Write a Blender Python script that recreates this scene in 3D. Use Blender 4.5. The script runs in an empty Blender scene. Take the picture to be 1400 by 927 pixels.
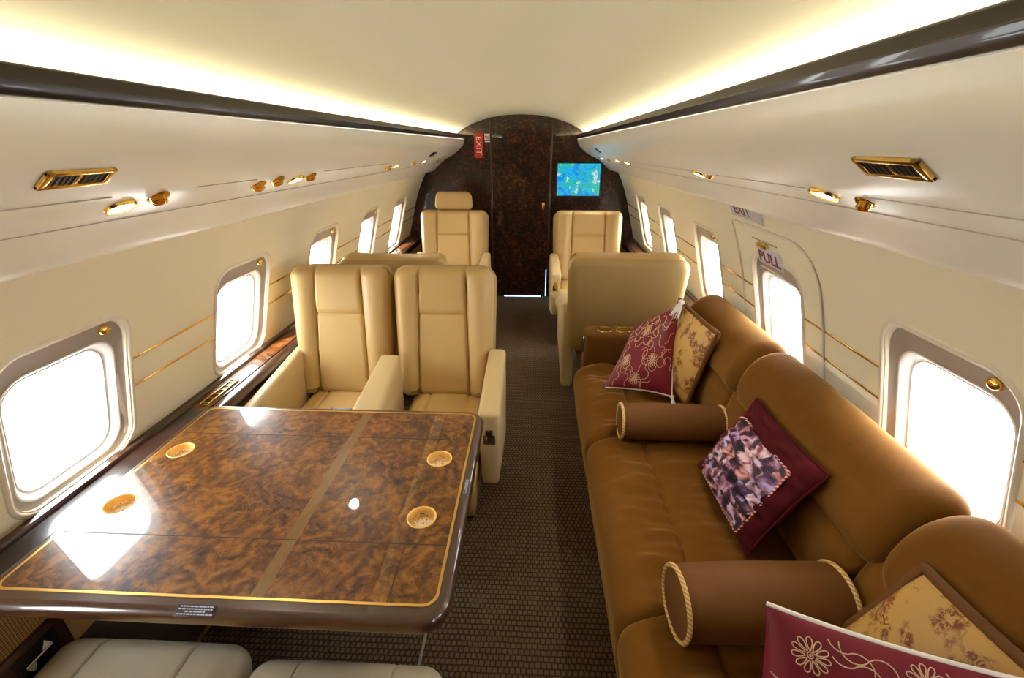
import bpy, bmesh, math, random
import numpy as np
from mathutils import Vector, Matrix
random.seed(7)
R = math.radians
scene = bpy.context.scene
COL = scene.collection
pi = math.pi

# ------------------------------------------------------------------ helpers
def link(name, me, mat=None, parent=None, smooth=True, angle=40):
    o = bpy.data.objects.new(name, me)
    COL.objects.link(o)
    if mat is not None:
        ms = mat if isinstance(mat, (list, tuple)) else [mat]
        for m in ms: me.materials.append(m)
    if smooth and len(me.polygons):
        me.polygons.foreach_set('use_smooth', [True] * len(me.polygons))
        try: me.set_sharp_from_angle(angle=R(angle))
        except Exception: pass
    if parent is not None: o.parent = parent
    return o

def obj(name, bm, mat=None, parent=None, smooth=True, angle=40, recalc=True):
    if recalc: bmesh.ops.recalc_face_normals(bm, faces=bm.faces)
    me = bpy.data.meshes.new(name)
    bm.to_mesh(me); bm.free()
    return link(name, me, mat, parent, smooth, angle)

def empty(name, loc=(0, 0, 0), rz=0):
    o = bpy.data.objects.new(name, None)
    o.empty_display_size = .1
    COL.objects.link(o); o.location = loc; o.rotation_euler = (0, 0, rz)
    return o

def tag(o, label=None, cat=None, group=None, kind=None):
    if label: o['label'] = label
    if cat: o['category'] = cat
    if group: o['group'] = group
    if kind: o['kind'] = kind
    return o

def struct(o):
    o['kind'] = 'structure'
    return o

def copy_tree(o, parent=None):
    c = o.copy(); COL.objects.link(c)
    if parent is not None: c.parent = parent
    for ch in list(o.children): copy_tree(ch, c)
    return c

def add_box(bm, c, s, M=None, bevel=0.0, seg=2):
    r = bmesh.ops.create_cube(bm, size=1)
    vs = r['verts']
    for v in vs: v.co = Vector((v.co.x * s[0], v.co.y * s[1], v.co.z * s[2]))
    if bevel > 0:
        es = list({e for v in vs for e in v.link_edges})
        rb = bmesh.ops.bevel(bm, geom=es, offset=bevel, segments=seg, affect='EDGES', profile=.5, clamp_overlap=True)
        vs = list({v for f in rb['faces'] for v in f.verts} | {v for v in vs if v.is_valid})
        fs = {f for v in vs for f in v.link_faces}
        vs = list({v for f in fs for v in f.verts})
    for v in vs:
        v.co = v.co + Vector(c)
        if M is not None: v.co = M @ v.co
    return vs

def add_hexa(bm, p, bevel=0.0, seg=3):
    # p: 8 points, bottom four then top four, both in the same order round
    vs = [bm.verts.new(q) for q in p]
    fs = [(3, 2, 1, 0), (4, 5, 6, 7), (0, 1, 5, 4), (1, 2, 6, 5), (2, 3, 7, 6), (3, 0, 4, 7)]
    faces = [bm.faces.new([vs[i] for i in f]) for f in fs]
    if bevel:
        es = list({e for f in faces for e in f.edges})
        bmesh.ops.bevel(bm, geom=es, offset=bevel, segments=seg, affect='EDGES', profile=.5, clamp_overlap=True)

def add_tube(bm, pts, r, sides=6, closed=False, cap=True):
    pts = [Vector(p) for p in pts]; n = len(pts)
    rings = []
    up = Vector((0, 0, 1))
    for i in range(n):
        a = pts[(i - 1) % n] if (closed or i > 0) else pts[0]
        b = pts[(i + 1) % n] if (closed or i < n - 1) else pts[-1]
        t = (b - a)
        if t.length < 1e-9: t = Vector((0, 0, 1))
        t.normalize()
        if i == 0:
            up = Vector((0, 0, 1)) if abs(t.z) < .9 else Vector((1, 0, 0))
        s = t.cross(up)
        if s.length < 1e-6: s = t.cross(Vector((1, .3, .2)))
        s.normalize(); up = s.cross(t).normalized()
        rr = r(i / (n - 1)) if callable(r) else r
        rings.append([bm.verts.new(pts[i] + (s * math.cos(2 * pi * k / sides) + up * math.sin(2 * pi * k / sides)) * rr) for k in range(sides)])
    m = n if closed else n - 1
    for i in range(m):
        A, B = rings[i], rings[(i + 1) % n]
        for k in range(sides):
            bm.faces.new((A[k], A[(k + 1) % sides], B[(k + 1) % sides], B[k]))
    if cap and not closed:
        bm.faces.new(rings[0][::-1]); bm.faces.new(rings[-1])

def add_lathe(bm, prof, M=None, seg=32, close=False):
    # prof: (r, z) list
    rings = []
    for r, z in prof:
        if r < 1e-6:
            p = Vector((0, 0, z)); rings.append([bm.verts.new(M @ p if M else p)])
        else:
            ring = []
            for k in range(seg):
                p = Vector((r * math.cos(2 * pi * k / seg), r * math.sin(2 * pi * k / seg), z))
                ring.append(bm.verts.new(M @ p if M else p))
            rings.append(ring)
    pairs = list(zip(rings[:-1], rings[1:]))
    if close: pairs.append((rings[-1], rings[0]))
    for A, B in pairs:
        if len(A) == 1 and len(B) == 1: continue
        for k in range(seg):
            k2 = (k + 1) % seg
            if len(A) == 1: bm.faces.new((A[0], B[k], B[k2]))
            elif len(B) == 1: bm.faces.new((A[k], A[k2], B[0]))
            else: bm.faces.new((A[k], A[k2], B[k2], B[k]))

def add_prism(bm, pts, y0, y1, closed=True, cap=True, ny=1):
    # pts (x,z) swept along Y
    rows = []
    for j in range(ny + 1):
        y = y0 + (y1 - y0) * j / ny
        rows.append([bm.verts.new((x, y, z)) for x, z in pts])
    n = len(pts)
    for a, b in zip(rows[:-1], rows[1:]):
        for i in range(n if closed else n - 1):
            bm.faces.new((a[i], a[(i + 1) % n], b[(i + 1) % n], b[i]))
    if closed and cap:
        bm.faces.new(rows[0][::-1]); bm.faces.new(rows[-1])

def chaikin(pts, it=2, closed=True):
    pts = [Vector(p) for p in pts]
    for _ in range(it):
        out = []
        n = len(pts)
        for i in range(n if closed else n - 1):
            a, b = pts[i], pts[(i + 1) % n]
            out += [a * .75 + b * .25, a * .25 + b * .75]
        if not closed: out = [pts[0]] + out + [pts[-1]]
        pts = out
    return pts

def sdf_rr(x, y, hx, hy, r):
    qx, qy = abs(x) - (hx - r), abs(y) - (hy - r)
    return math.hypot(max(qx, 0), max(qy, 0)) + min(max(qx, qy), 0) - r

def grad_rr(x, y, hx, hy, r):
    e = 1e-4
    gx = sdf_rr(x + e, y, hx, hy, r) - sdf_rr(x - e, y, hx, hy, r)
    gy = sdf_rr(x, y + e, hx, hy, r) - sdf_rr(x, y - e, hx, hy, r)
    l = math.hypot(gx, gy) or 1
    return gx / l, gy / l

def rr_loop(hx, hy, r, k=8):
    out = []
    for (cx, cy, a0) in ((hx - r, hy - r, 0), (-hx + r, hy - r, 90), (-hx + r, -hy + r, 180), (hx - r, -hy + r, 270)):
        for i in range(k + 1):
            a = R(a0 + 90 * i / k)
            out.append((cx + r * math.cos(a), cy + r * math.sin(a)))
    return out

def add_cushion(bm, hx, hy, t, r, edge, nx=30, ny=30, front=None, back=None, M=None, tb=None, warp=None):
    """a soft slab lying in local XY, thickness t in front (+Z) and tb behind, rounded corners r, rounded rim of width edge"""
    tb = t if tb is None else tb
    def line(h, n):
        out = []
        for i in range(n + 1):
            u = -1 + 2 * i / n
            out.append(h * (u * .82 + .18 * math.sin(u * pi / 2) ** 1) if False else h * math.sin(u * pi / 2) * .35 + h * u * .65)
        return out
    xs, ys = line(hx, nx), line(hy, ny)
    F, B = [], []
    for y in ys:
        rf, rb = [], []
        for x in xs:
            d = sdf_rr(x, y, hx, hy, r); px, py = x, y
            if d > 0:
                gx, gy = grad_rr(x, y, hx, hy, r); px -= gx * d; py -= gy * d; d = 0
            if abs(d) < 1e-6: d = 0
            e = min(1, -d / edge); pr = math.sqrt(max(0, 1 - (1 - e) ** 2))
            zf = pr * (t + (front(px, py) if front else 0)); zb = -pr * (tb + (back(px, py) if back else 0))
            if warp: px, py = warp(px, py)
            pf, pb = Vector((px, py, zf)), Vector((px, py, zb))
            if M is not None: pf, pb = M @ pf, M @ pb
            vf = bm.verts.new(pf)
            rf.append(vf); rb.append(vf if d == 0 else bm.verts.new(pb))
        F.append(rf); B.append(rb)
    new = set()
    for j in range(ny):
        for i in range(nx):
            q = [F[j][i], F[j][i + 1], F[j + 1][i + 1], F[j + 1][i]]
            bm.faces.new(q); new.update(q)
            q2 = [B[j + 1][i], B[j + 1][i + 1], B[j][i + 1], B[j][i]]
            if set(q2) != set(q): 
                bm.faces.new(q2); new.update(q2)
    bmesh.ops.remove_doubles(bm, verts=list(new), dist=2e-5)

def frame(o, x, y, z):
    x, y, z = Vector(x), Vector(y), Vector(z)
    return Matrix(((x.x, y.x, z.x, o[0]), (x.y, y.y, z.y, o[1]), (x.z, y.z, z.z, o[2]), (0, 0, 0, 1)))

def text_bm(body, size, M, depth=.0004, align='CENTER', font_space=1.0, bold=0.0):
    cu = bpy.data.curves.new('lettering', 'FONT')
    cu.body = body; cu.size = size; cu.align_x = align; cu.align_y = 'CENTER'; cu.extrude = depth; cu.space_character = font_space
    cu.offset = bold
    cu.resolution_u = 3
    o = bpy.data.objects.new('lettering', cu); COL.objects.link(o)
    dg = bpy.context.evaluated_depsgraph_get()
    me = bpy.data.meshes.new_from_object(o.evaluated_get(dg))
    bpy.data.objects.remove(o); bpy.data.curves.remove(cu)
    bm = bmesh.new(); bm.from_mesh(me); bpy.data.meshes.remove(me)
    bm.transform(M)
    return bm

def cnoise(x, y=0.0, z=0.0):
    from mathutils import noise
    return noise.noise(Vector((x, y, z)))

# ------------------------------------------------------------------ materials
class NT:
    def __init__(s, name):
        s.m = bpy.data.materials.new(name); s.m.use_nodes = True
        s.t = s.m.node_tree; s.n = s.t.nodes; s.l = s.t.links
        s.b = s.n['Principled BSDF']; s.out = s.n['Material Output']
    def new(s, k, **kw):
        n = s.n.new(k)
        for a, v in kw.items(): setattr(n, a, v)
        return n
    def link(s, a, b): s.l.new(a, b)
    def coord(s, kind='Object', scale=(1, 1, 1), rot=(0, 0, 0)):
        tc = s.new('ShaderNodeTexCoord'); mp = s.new('ShaderNodeMapping')
        mp.inputs['Scale'].default_value = scale; mp.inputs['Rotation'].default_value = rot
        s.link(tc.outputs[kind], mp.inputs['Vector']); return mp.outputs[0]
    def noise(s, v, scale, detail=4, rough=.5, dist=0):
        n = s.new('ShaderNodeTexNoise'); n.inputs['Scale'].default_value = scale; n.inputs['Detail'].default_value = detail
        n.inputs['Roughness'].default_value = rough; n.inputs['Distortion'].default_value = dist
        s.link(v, n.inputs['Vector']); return n.outputs['Fac']
    def ramp(s, f, stops, interp='LINEAR'):
        n = s.new('ShaderNodeValToRGB'); cr = n.color_ramp; cr.interpolation = interp
        while len(cr.elements) < len(stops): cr.elements.new(.5)
        for e, (p, c) in zip(cr.elements, stops):
            e.position = p; e.color = (*c, 1) if len(c) == 3 else c
        s.link(f, n.inputs[0]); return n.outputs[0]
    def bump(s, h, strength=.3, dist=.01):
        n = s.new('ShaderNodeBump'); n.inputs['Strength'].default_value = strength; n.inputs['Distance'].default_value = dist
        s.link(h, n.inputs['Height']); s.link(n.outputs[0], s.b.inputs['Normal']); return n
    def mix(s, f, a, b, mode='MIX'):
        n = s.new('ShaderNodeMix', data_type='RGBA', blend_type=mode)
        for i, v in ((0, f), (6, a), (7, b)):
            if hasattr(v, 'node'): s.link(v, n.inputs[i])
            else: n.inputs[i].default_value = v if i == 0 else (*v, 1)
        return n.outputs[2]
    def math(s, op, a, b=0.0):
        n = s.new('ShaderNodeMath', operation=op)
        for i, v in ((0, a), (1, b)):
            if hasattr(v, 'node'): s.link(v, n.inputs[i])
            else: n.inputs[i].default_value = v
        return n.outputs[0]
    def set(s, **kw):
        mp = dict(base='Base Color', rough='Roughness', metal='Metallic', coat='Coat Weight', coatr='Coat Roughness', sheen='Sheen Weight', sheenr='Sheen Roughness',
                  sheent='Sheen Tint', spec='Specular IOR Level', emc='Emission Color', ems='Emission Strength')
        for k, v in kw.items():
            i = s.b.inputs[mp[k]]
            if hasattr(v, 'node'): s.link(v, i)
            elif isinstance(v, tuple): i.default_value = (*v, 1)
            else: i.default_value = v
        return s

def plain(name, base, rough=.5, **kw):
    n = NT(name); n.set(base=base, rough=rough, **kw)
    v = n.coord(); f = n.noise(v, 40, 3)
    c = n.mix(f, tuple(x * .94 for x in base), tuple(min(1, x * 1.05) for x in base)); n.set(base=c)
    return n.m

M = {}
def mk_panel(name, c, rough, scale, bs):
    n = NT(name); v = n.coord(); f = n.noise(v, 3, 3)
    n.set(base=n.mix(f, tuple(x * .96 for x in c), tuple(min(1, x * 1.03) for x in c)), rough=rough)
    n.bump(n.noise(v, scale, 3), bs, .002); return n.m
M['panel'] = mk_panel('ivory_gloss_panel', (.86, .80, .655), .26, 300, .02)
M['sidewall'] = mk_panel('cream_wall_fabric', (.87, .785, .56), .7, 260, .12)
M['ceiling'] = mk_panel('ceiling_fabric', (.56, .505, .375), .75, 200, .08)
M['ivory'] = plain('ivory_plastic', (.76, .68, .53), .35)
M['taupe'] = plain('taupe_shade', (.40, .335, .275), .5)
M['shade'] = plain('pale_shade_frame', (.82, .79, .74), .4)

def mk_burl(name, lo, mid, hi, scale=6.0, coat=1.0, contrast=(.33, .5, .68)):
    n = NT(name); v = n.coord()
    w = n.noise(v, scale * .45, 3, .5, 0)
    a = n.noise(v, scale, 9, .68, 2.6)
    b = n.noise(v, scale * 6, 5, .7, 1.5)
    # figured rings
    wv = n.new('ShaderNodeTexWave', wave_type='RINGS', rings_direction='SPHERICAL'); wv.inputs['Scale'].default_value = scale * .75
    wv.inputs['Distortion'].default_value = 14; wv.inputs['Detail'].default_value = 5; wv.inputs['Detail Scale'].default_value = 1.4
    n.link(v, wv.inputs['Vector'])
    f = n.math('ADD', n.math('MULTIPLY', a, .55), n.math('MULTIPLY', b, .22))
    f = n.math('ADD', f, n.math('MULTIPLY', wv.outputs['Fac'], .13))
    f = n.math('ADD', f, n.math('MULTIPLY', w, .12))
    eye = n.noise(v, scale * .8, 3, .55, 1.2)
    ln = n.math('ADD', n.math('MULTIPLY', n.math('SINE', n.math('MULTIPLY', eye, 85.0)), .5), .5)
    gate = n.ramp(n.noise(v, scale * .55, 2), [(.45, (0, 0, 0)), (.6, (1, 1, 1))])
    f = n.math('SUBTRACT', f, n.math('MULTIPLY', n.math('MULTIPLY', ln, gate), .075))
    c = n.ramp(f, [(contrast[0], lo), (contrast[1], mid), (contrast[2], hi)])
    n.set(base=c, rough=.35, coat=coat, coatr=.025, spec=.3); return n.m
M['burl'] = mk_burl('burl_walnut', (.016, .004, .001), (.125, .040, .004), (.30, .118, .012), 13, .8, (.33, .48, .65))
M['burl_dark'] = mk_burl('dark_burl_bulkhead', (.006, .002, .001), (.028, .007, .0025), (.18, .044, .012), 17, .6, (.42, .53, .68))
M['ledge_burl'] = mk_burl('ledge_burl', (.03, .008, .003), (.13, .04, .01), (.32, .11, .025), 8)

def mk_dark(name, a, b, coat):
    n = NT(name); v = n.coord(scale=(30, 2, 30)); f = n.noise(v, 3, 5, .6, .5)
    n.set(base=n.mix(f, a, b), rough=.3, coat=coat, coatr=.04); return n.m
M['trim_wood'] = mk_dark('cove_strip_wood', (.008, .003, .002), (.02, .0075, .0045), .28)
M['mahogany'] = mk_dark('dark_mahogany', (.022, .008, .005), (.06, .022, .013), 1.0)
n = NT('table_edge_wood'); v = n.coord(scale=(12, 60, 60)); f = n.noise(v, 4, 5, .6, .4)
n.set(base=n.mix(f, (.03, .011, .007), (.085, .034, .02)), rough=.3, coat=1.0, coatr=.03); M['edge'] = n.m

def mk_leather(name, c, rough=.42):
    n = NT(name); v = n.coord(); f = n.noise(v, 5, 3)
    vo = n.new('ShaderNodeTexVoronoi'); vo.inputs['Scale'].default_value = 420; n.link(v, vo.inputs['Vector'])
    n.set(base=n.mix(f, tuple(x * .93 for x in c), tuple(min(1, x * 1.05) for x in c)), rough=rough, spec=.45)
    n.bump(vo.outputs['Distance'], .08, .001); return n.m
M['leather'] = mk_leather('tan_leather', (.57, .385, .15))
M['leather_arm'] = mk_leather('cream_leather', (.60, .455, .235))
M['leather_pale'] = mk_leather('pale_leather', (.54, .48, .35))
M['shell'] = mk_leather('beige_shell_leather', (.45, .305, .115), .5)

def mk_velvet(name, c, c2, scale=14, sheen=.55, tint=(1, .72, .38)):
    n = NT(name); v = n.coord(); f = n.noise(v, scale, 5, .6, .4); g = n.noise(v, 350, 2)
    n.set(base=n.mix(f, c, c2), rough=.85, sheen=sheen, sheenr=.35, sheent=tint, spec=.15)
    n.bump(g, .15, .002); return n.m
M['velvet'] = mk_velvet('brown_mohair_velvet', (.135, .051, .0055), (.215, .088, .012), 18, .6, (1, .62, .25))
M['velvet_dark'] = mk_velvet('brown_velvet_side', (.11, .042, .006), (.16, .066, .011), 14, .4, (1, .6, .22))
M['maroon'] = mk_velvet('maroon_velvet', (.05, .003, .006), (.10, .007, .012), 20, .25, (1, .15, .2))

n = NT('bolster_corduroy'); v = n.coord()
wv = n.new('ShaderNodeTexWave', bands_direction='X'); wv.inputs['Scale'].default_value = 60; wv.inputs['Distortion'].default_value = .6; n.link(v, wv.inputs['Vector'])
f = n.noise(v, 9, 4)
n.set(base=n.mix(f, (.125, .044, .004), (.19, .072, .008)), rough=.8, sheenr=.4, sheent=(1, .6, .25)); n.bump(wv.outputs['Fac'], .2, .001); M['corduroy'] = n.m

n = NT('crimson_silk'); v = n.coord(); f = n.noise(v, 4, 3); g = n.noise(n.coord(scale=(1, 1, 8)), 90, 3)
n.set(base=n.mix(f, (.15, .005, .018), (.24, .010, .028)), rough=.42, sheen=.1, sheenr=.3, sheent=(1, .3, .4)); n.bump(g, .08, .002); M['crimson'] = n.m

n = NT('gold_brocade'); v = n.coord()
f = n.noise(v, 16, 2, .5, .2); g = n.noise(v, 70, 5, .7, 1.2)
mask = n.math('MULTIPLY', n.ramp(f, [(.47, (0, 0, 0)), (.54, (1, 1, 1))]), n.ramp(g, [(.44, (0, 0, 0)), (.52, (1, 1, 1))]))
n.set(base=n.mix(mask, (.62, .37, .095), (.22, .06, .016)), rough=.5, sheen=.3, sheenr=.3, sheent=(1, .8, .4)); n.bump(n.noise(v, 300, 2), .1, .001); M['brocade'] = n.m

M['gold'] = plain('polished_gold', (.86, .55, .14), .16, metal=1.0)
M['gold_cup'] = plain('gold_cup', (.90, .56, .15), .40, metal=.2)
M['gold_satin'] = plain('satin_gold', (.80, .50, .14), .35, metal=1.0)
M['chrome'] = plain('dark_chrome', (.45, .42, .38), .2, metal=1.0)
M['black'] = plain('black_plastic', (.012, .011, .011), .35)
M['white_cord'] = plain('white_cord', (.85, .80, .74), .7)
M['thread'] = plain('cream_thread', (.78, .52, .33), .6)
n = NT('rope_cord'); v = n.coord(); wv = n.new('ShaderNodeTexWave', bands_direction='DIAGONAL'); wv.inputs['Scale'].default_value = 45; n.link(v, wv.inputs['Vector'])
n.set(base=n.mix(wv.outputs['Fac'], (.50, .27, .07), (.86, .62, .28)), rough=.6); M['rope'] = n.m
n = NT('red_white_piping'); v = n.coord(); wv = n.new('ShaderNodeTexWave', bands_direction='DIAGONAL'); wv.inputs['Scale'].default_value = 40; n.link(v, wv.inputs['Vector'])
n.set(base=n.ramp(wv.outputs['Fac'], [(.45, (.35, .01, .02)), (.55, (.85, .6, .55))]), rough=.6); M['piping'] = n.m
M['red'] = plain('red_sign', (.62, .012, .010), .4)
M['white'] = plain('white_print', (.85, .85, .83), .5)
M['plate'] = plain('lilac_grey_plate', (.62, .60, .66), .45)
M['red_letter'] = plain('dark_red_letters', (.20, .015, .03), .5)
M['grey_line'] = plain('panel_seam_grey', (.45, .38, .28), .6)
M['seam'] = plain('dark_seam', (.02, .008, .004), .5)

n = NT('woven_carpet'); v = n.coord()
br = n.new('ShaderNodeTexBrick'); br.inputs['Scale'].default_value = 1; br.inputs['Brick Width'].default_value = .0185; br.inputs['Row Height'].default_value = .0200; br.offset = .5
br.inputs['Mortar Size'].default_value = .0034; br.inputs['Mortar Smooth'].default_value = .6
dv = n.new('ShaderNodeVectorMath', operation='ADD'); sc = n.new('ShaderNodeVectorMath', operation='SCALE'); sc.inputs['Scale'].default_value = .006
nz = n.new('ShaderNodeTexNoise'); nz.inputs['Scale'].default_value = 22; n.link(v, nz.inputs['Vector']); n.link(nz.outputs['Color'], sc.inputs[0])
n.link(v, dv.inputs[0]); n.link(sc.outputs[0], dv.inputs[1]); n.link(dv.outputs[0], br.inputs['Vector'])
br.inputs['Color1'].default_value = (.27, .19, .12, 1); br.inputs['Color2'].default_value = (.21, .14, .088, 1); br.inputs['Mortar'].default_value = (.016, .009, .005, 1)
f = n.noise(v, 250, 3)
n.set(base=n.mix(f, br.outputs['Color'], (.11, .07, .045)), rough=.9, spec=.1)
inv = n.math('SUBTRACT', 1.0, br.outputs['Fac']); n.bump(inv, .8, .006); M['carpet'] = n.m
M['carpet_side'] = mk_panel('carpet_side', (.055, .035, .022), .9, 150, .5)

n = NT('perforated_dado'); v = n.coord()
vo = n.new('ShaderNodeTexVoronoi'); vo.inputs['Scale'].default_value = 150; vo.inputs['Randomness'].default_value = 0; n.link(v, vo.inputs['Vector'])
n.set(base=n.ramp(vo.outputs['Distance'], [(.3, (.16, .075, .02)), (.5, (.46, .29, .11))]), rough=.6); M['dado'] = n.m

n = NT('map_screen'); v = n.coord(scale=(1, 1, 1)); a = n.noise(v, 9, 6, .62, .8); b = n.noise(v, 26, 4, .6, 1.0)
f = n.math('ADD', n.math('MULTIPLY', a, .7), n.math('MULTIPLY', b, .3))
c = n.ramp(f, [(.36, (.004, .12, .60)), (.45, (.006, .28, .85)), (.49, (.01, .55, .80)), (.53, (.01, .38, .20)), (.56, (.03, .55, .45)), (.60, (.7, .85, .95)), (.66, (.25, .33, .55))])
n.set(base=(.01, .01, .01), rough=.15, emc=c, ems=.42); M['screen'] = n.m

def emit(name, c, s):
    n = NT(name); n.set(base=(.8, .8, .8), emc=c, ems=s)
    return n.m
M['lens'] = emit('lit_lens', (1, .93, .80), 14)
M['cove'] = emit('cove_light', (1, .94, .66), 20)
M['sill_glow'] = emit('threshold_glow_strip', (.35, .6, 1), 1.6)

n = NT('photo_collage'); uv = n.coord('UV', (5.6, 6.4, 1))
sn = n.new('ShaderNodeVectorMath', operation='SNAP'); sn.inputs[1].default_value = (1, 1, 1)
# staggered rows so the pictures do not line up as a grid
sep = n.new('ShaderNodeSeparateXYZ'); n.link(uv, sep.inputs[0])
cmb = n.new('ShaderNodeCombineXYZ'); n.link(n.math('ADD', sep.outputs[0], n.math('MULTIPLY', n.math('FLOOR', sep.outputs[1]), .37)), cmb.inputs[0]); n.link(sep.outputs[1], cmb.inputs[1])
n.link(cmb.outputs[0], sn.inputs[0])
wn = n.new('ShaderNodeTexWhiteNoise'); wn.noise_dimensions = '3D'; n.link(sn.outputs[0], wn.inputs['Vector'])
ad = n.new('ShaderNodeVectorMath', operation='ADD'); n.link(cmb.outputs[0], ad.inputs[0])
s2 = n.new('ShaderNodeVectorMath', operation='SCALE'); s2.inputs['Scale'].default_value = 37; n.link(wn.outputs['Color'], s2.inputs[0]); n.link(s2.outputs[0], ad.inputs[1])
pic = n.noise(ad.outputs[0], 1.15, 3, .45, .6)
c1 = n.ramp(pic, [(.38, (.010, .005, .02)), (.45, (.07, .02, .07)), (.50, (.40, .15, .16)), (.55, (.60, .45, .52)), (.61, (.85, .82, .92))])
tint = n.ramp(wn.outputs['Value'], [(0, (.75, .7, 1)), (.3, (.95, .85, 1)), (.55, (1, .62, .5)), (.7, (.5, .42, .9)), (1, (1, 1, 1))])
n.set(base=n.mix(1.0, c1, tint, 'MULTIPLY'), rough=.5); M['collage'] = n.m

n = NT('filigree_lace'); v = n.coord(); vo = n.new('ShaderNodeTexVoronoi'); vo.inputs['Scale'].default_value = 170; n.link(v, vo.inputs['Vector'])
n.set(base=n.ramp(vo.outputs['Distance'], [(.28, (.35, .14, .03)), (.36, (.9, .8, .66))]), rough=.4); M['lace'] = n.m

n = NT('placard_print'); v = n.coord(scale=(1, 1, 1)); M['placard'] = plain('placard_dark', (.05, .04, .07), .3)
M['placard_text'] = plain('placard_text', (.6, .68, .85), .4)

# thin aircraft pane: mostly clear, a little gloss
n = NT('window_pane'); tr = n.new('ShaderNodeBsdfTransparent'); gl = n.new('ShaderNodeBsdfGlossy'); gl.inputs['Roughness'].default_value = .03
mx = n.new('ShaderNodeMixShader'); mx.inputs[0].default_value = .05
n.link(tr.outputs[0], mx.inputs[1]); n.link(gl.outputs[0], mx.inputs[2]); n.link(mx.outputs[0], n.out.inputs[0]); M['pane'] = n.m

# ------------------------------------------------------------------ cabin cross-section
YB, YA = 4.85, -1.30           # forward bulkhead, aft wall
WZ = [0, .3, .45, .568, .70, .762, .90, 1.0, 1.089, 1.20, 1.28, 1.38]
WX = [1.12, 1.185, 1.205, 1.197, 1.167, 1.150, 1.112, 1.085, 1.055, 1.008, .965, .905]
def wallx(side, z):
    dz = .033 if side > 0 else 0.0
    return side * float(np.interp(z - dz, WZ, WX))
DZ = {-1: 0.0, 1: .035}
WINY = {-1: [-.575, .215, 1.01, 1.80, 2.595, 3.39, 4.205], 1: [-.61, .17, .962, 1.745, 2.515, 3.325, 4.11]}
WINZ = {-1: .893, 1: .93}
WHX, WHZ, WR = .182, .222, .07     # half opening of the sidewall

# floor
bm = bmesh.new()
add_box(bm, (0, (YA + YB) / 2, -.03), (2.24, YB - YA, .06))
struct(obj('floor', bm, M['carpet'], smooth=False))

# sidewalls with window openings
def sidewall(side, name):
    bm = bmesh.new()
    y0, y1, z0, z1 = YA, YB, .28, 1.36 + DZ[side] * .4
    ny, nz = 520, 92
    V = {}
    ys = [y0 + (y1 - y0) * i / ny for i in range(ny + 1)]; zs = [z0 + (z1 - z0) * j / nz for j in range(nz + 1)]
    wy = WINY[side]
    def d_of(y, z):
        w = min(wy, key=lambda q: abs(q - y))
        return sdf_rr(y - w, z - WINZ[side], WHX, WHZ, WR), w
    def vert(i, j):
        if (i, j) not in V: V[(i, j)] = bm.verts.new((0, ys[i], zs[j]))
        return V[(i, j)]
    for i in range(ny):
        for j in range(nz):
            yc, zc = (ys[i] + ys[i + 1]) / 2, (zs[j] + zs[j + 1]) / 2
            if d_of(yc, zc)[0] < 0: continue
            bm.faces.new((vert(i, j), vert(i + 1, j), vert(i + 1, j + 1), vert(i, j + 1)))
    for (i, j), v in V.items():
        d, w = d_of(v.co.y, v.co.z)
        if v.is_boundary and abs(d) < .03 and 0 < i < ny and 0 < j < nz:
            gx, gy = grad_rr(v.co.y - w, v.co.z - WINZ[side], WHX, WHZ, WR)
            v.co.y -= gx * d; v.co.z -= gy * d
    for v in bm.verts: v.co.x = wallx(side, v.co.z)
    o = obj(name, bm, M['sidewall'], recalc=False)
    return struct(o)
wl = sidewall(-1, 'wall_left'); wr = sidewall(1, 'wall_right')

# lower side panels
def dado(side, name, y0, y1):
    bm = bmesh.new()
    add_prism(bm, [(side * 1.062, .605), (side * 1.056, .36), (side * 1.11, .36), (side * 1.13, .605)], y0, y1)
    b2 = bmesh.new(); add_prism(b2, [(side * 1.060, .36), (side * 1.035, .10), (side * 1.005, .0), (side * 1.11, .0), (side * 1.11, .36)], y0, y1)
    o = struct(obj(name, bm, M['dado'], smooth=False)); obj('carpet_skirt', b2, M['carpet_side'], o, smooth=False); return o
    return struct(obj(name, bm, M['dado'], smooth=False))
dado(-1, 'baseboard_left', YA, YB - .02); dado(1, 'baseboard_right', YA, YB - .02)

def rise(x, y):
    # the overhead lines climb a little towards the aft end
    return (.03 + .01 * max(-1, min(1, x / .5))) * (YB - y) / 4.25
def lift(o):
    for v in o.data.vertices: v.co.z += rise(v.co.x, v.co.y)
    return o
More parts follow.
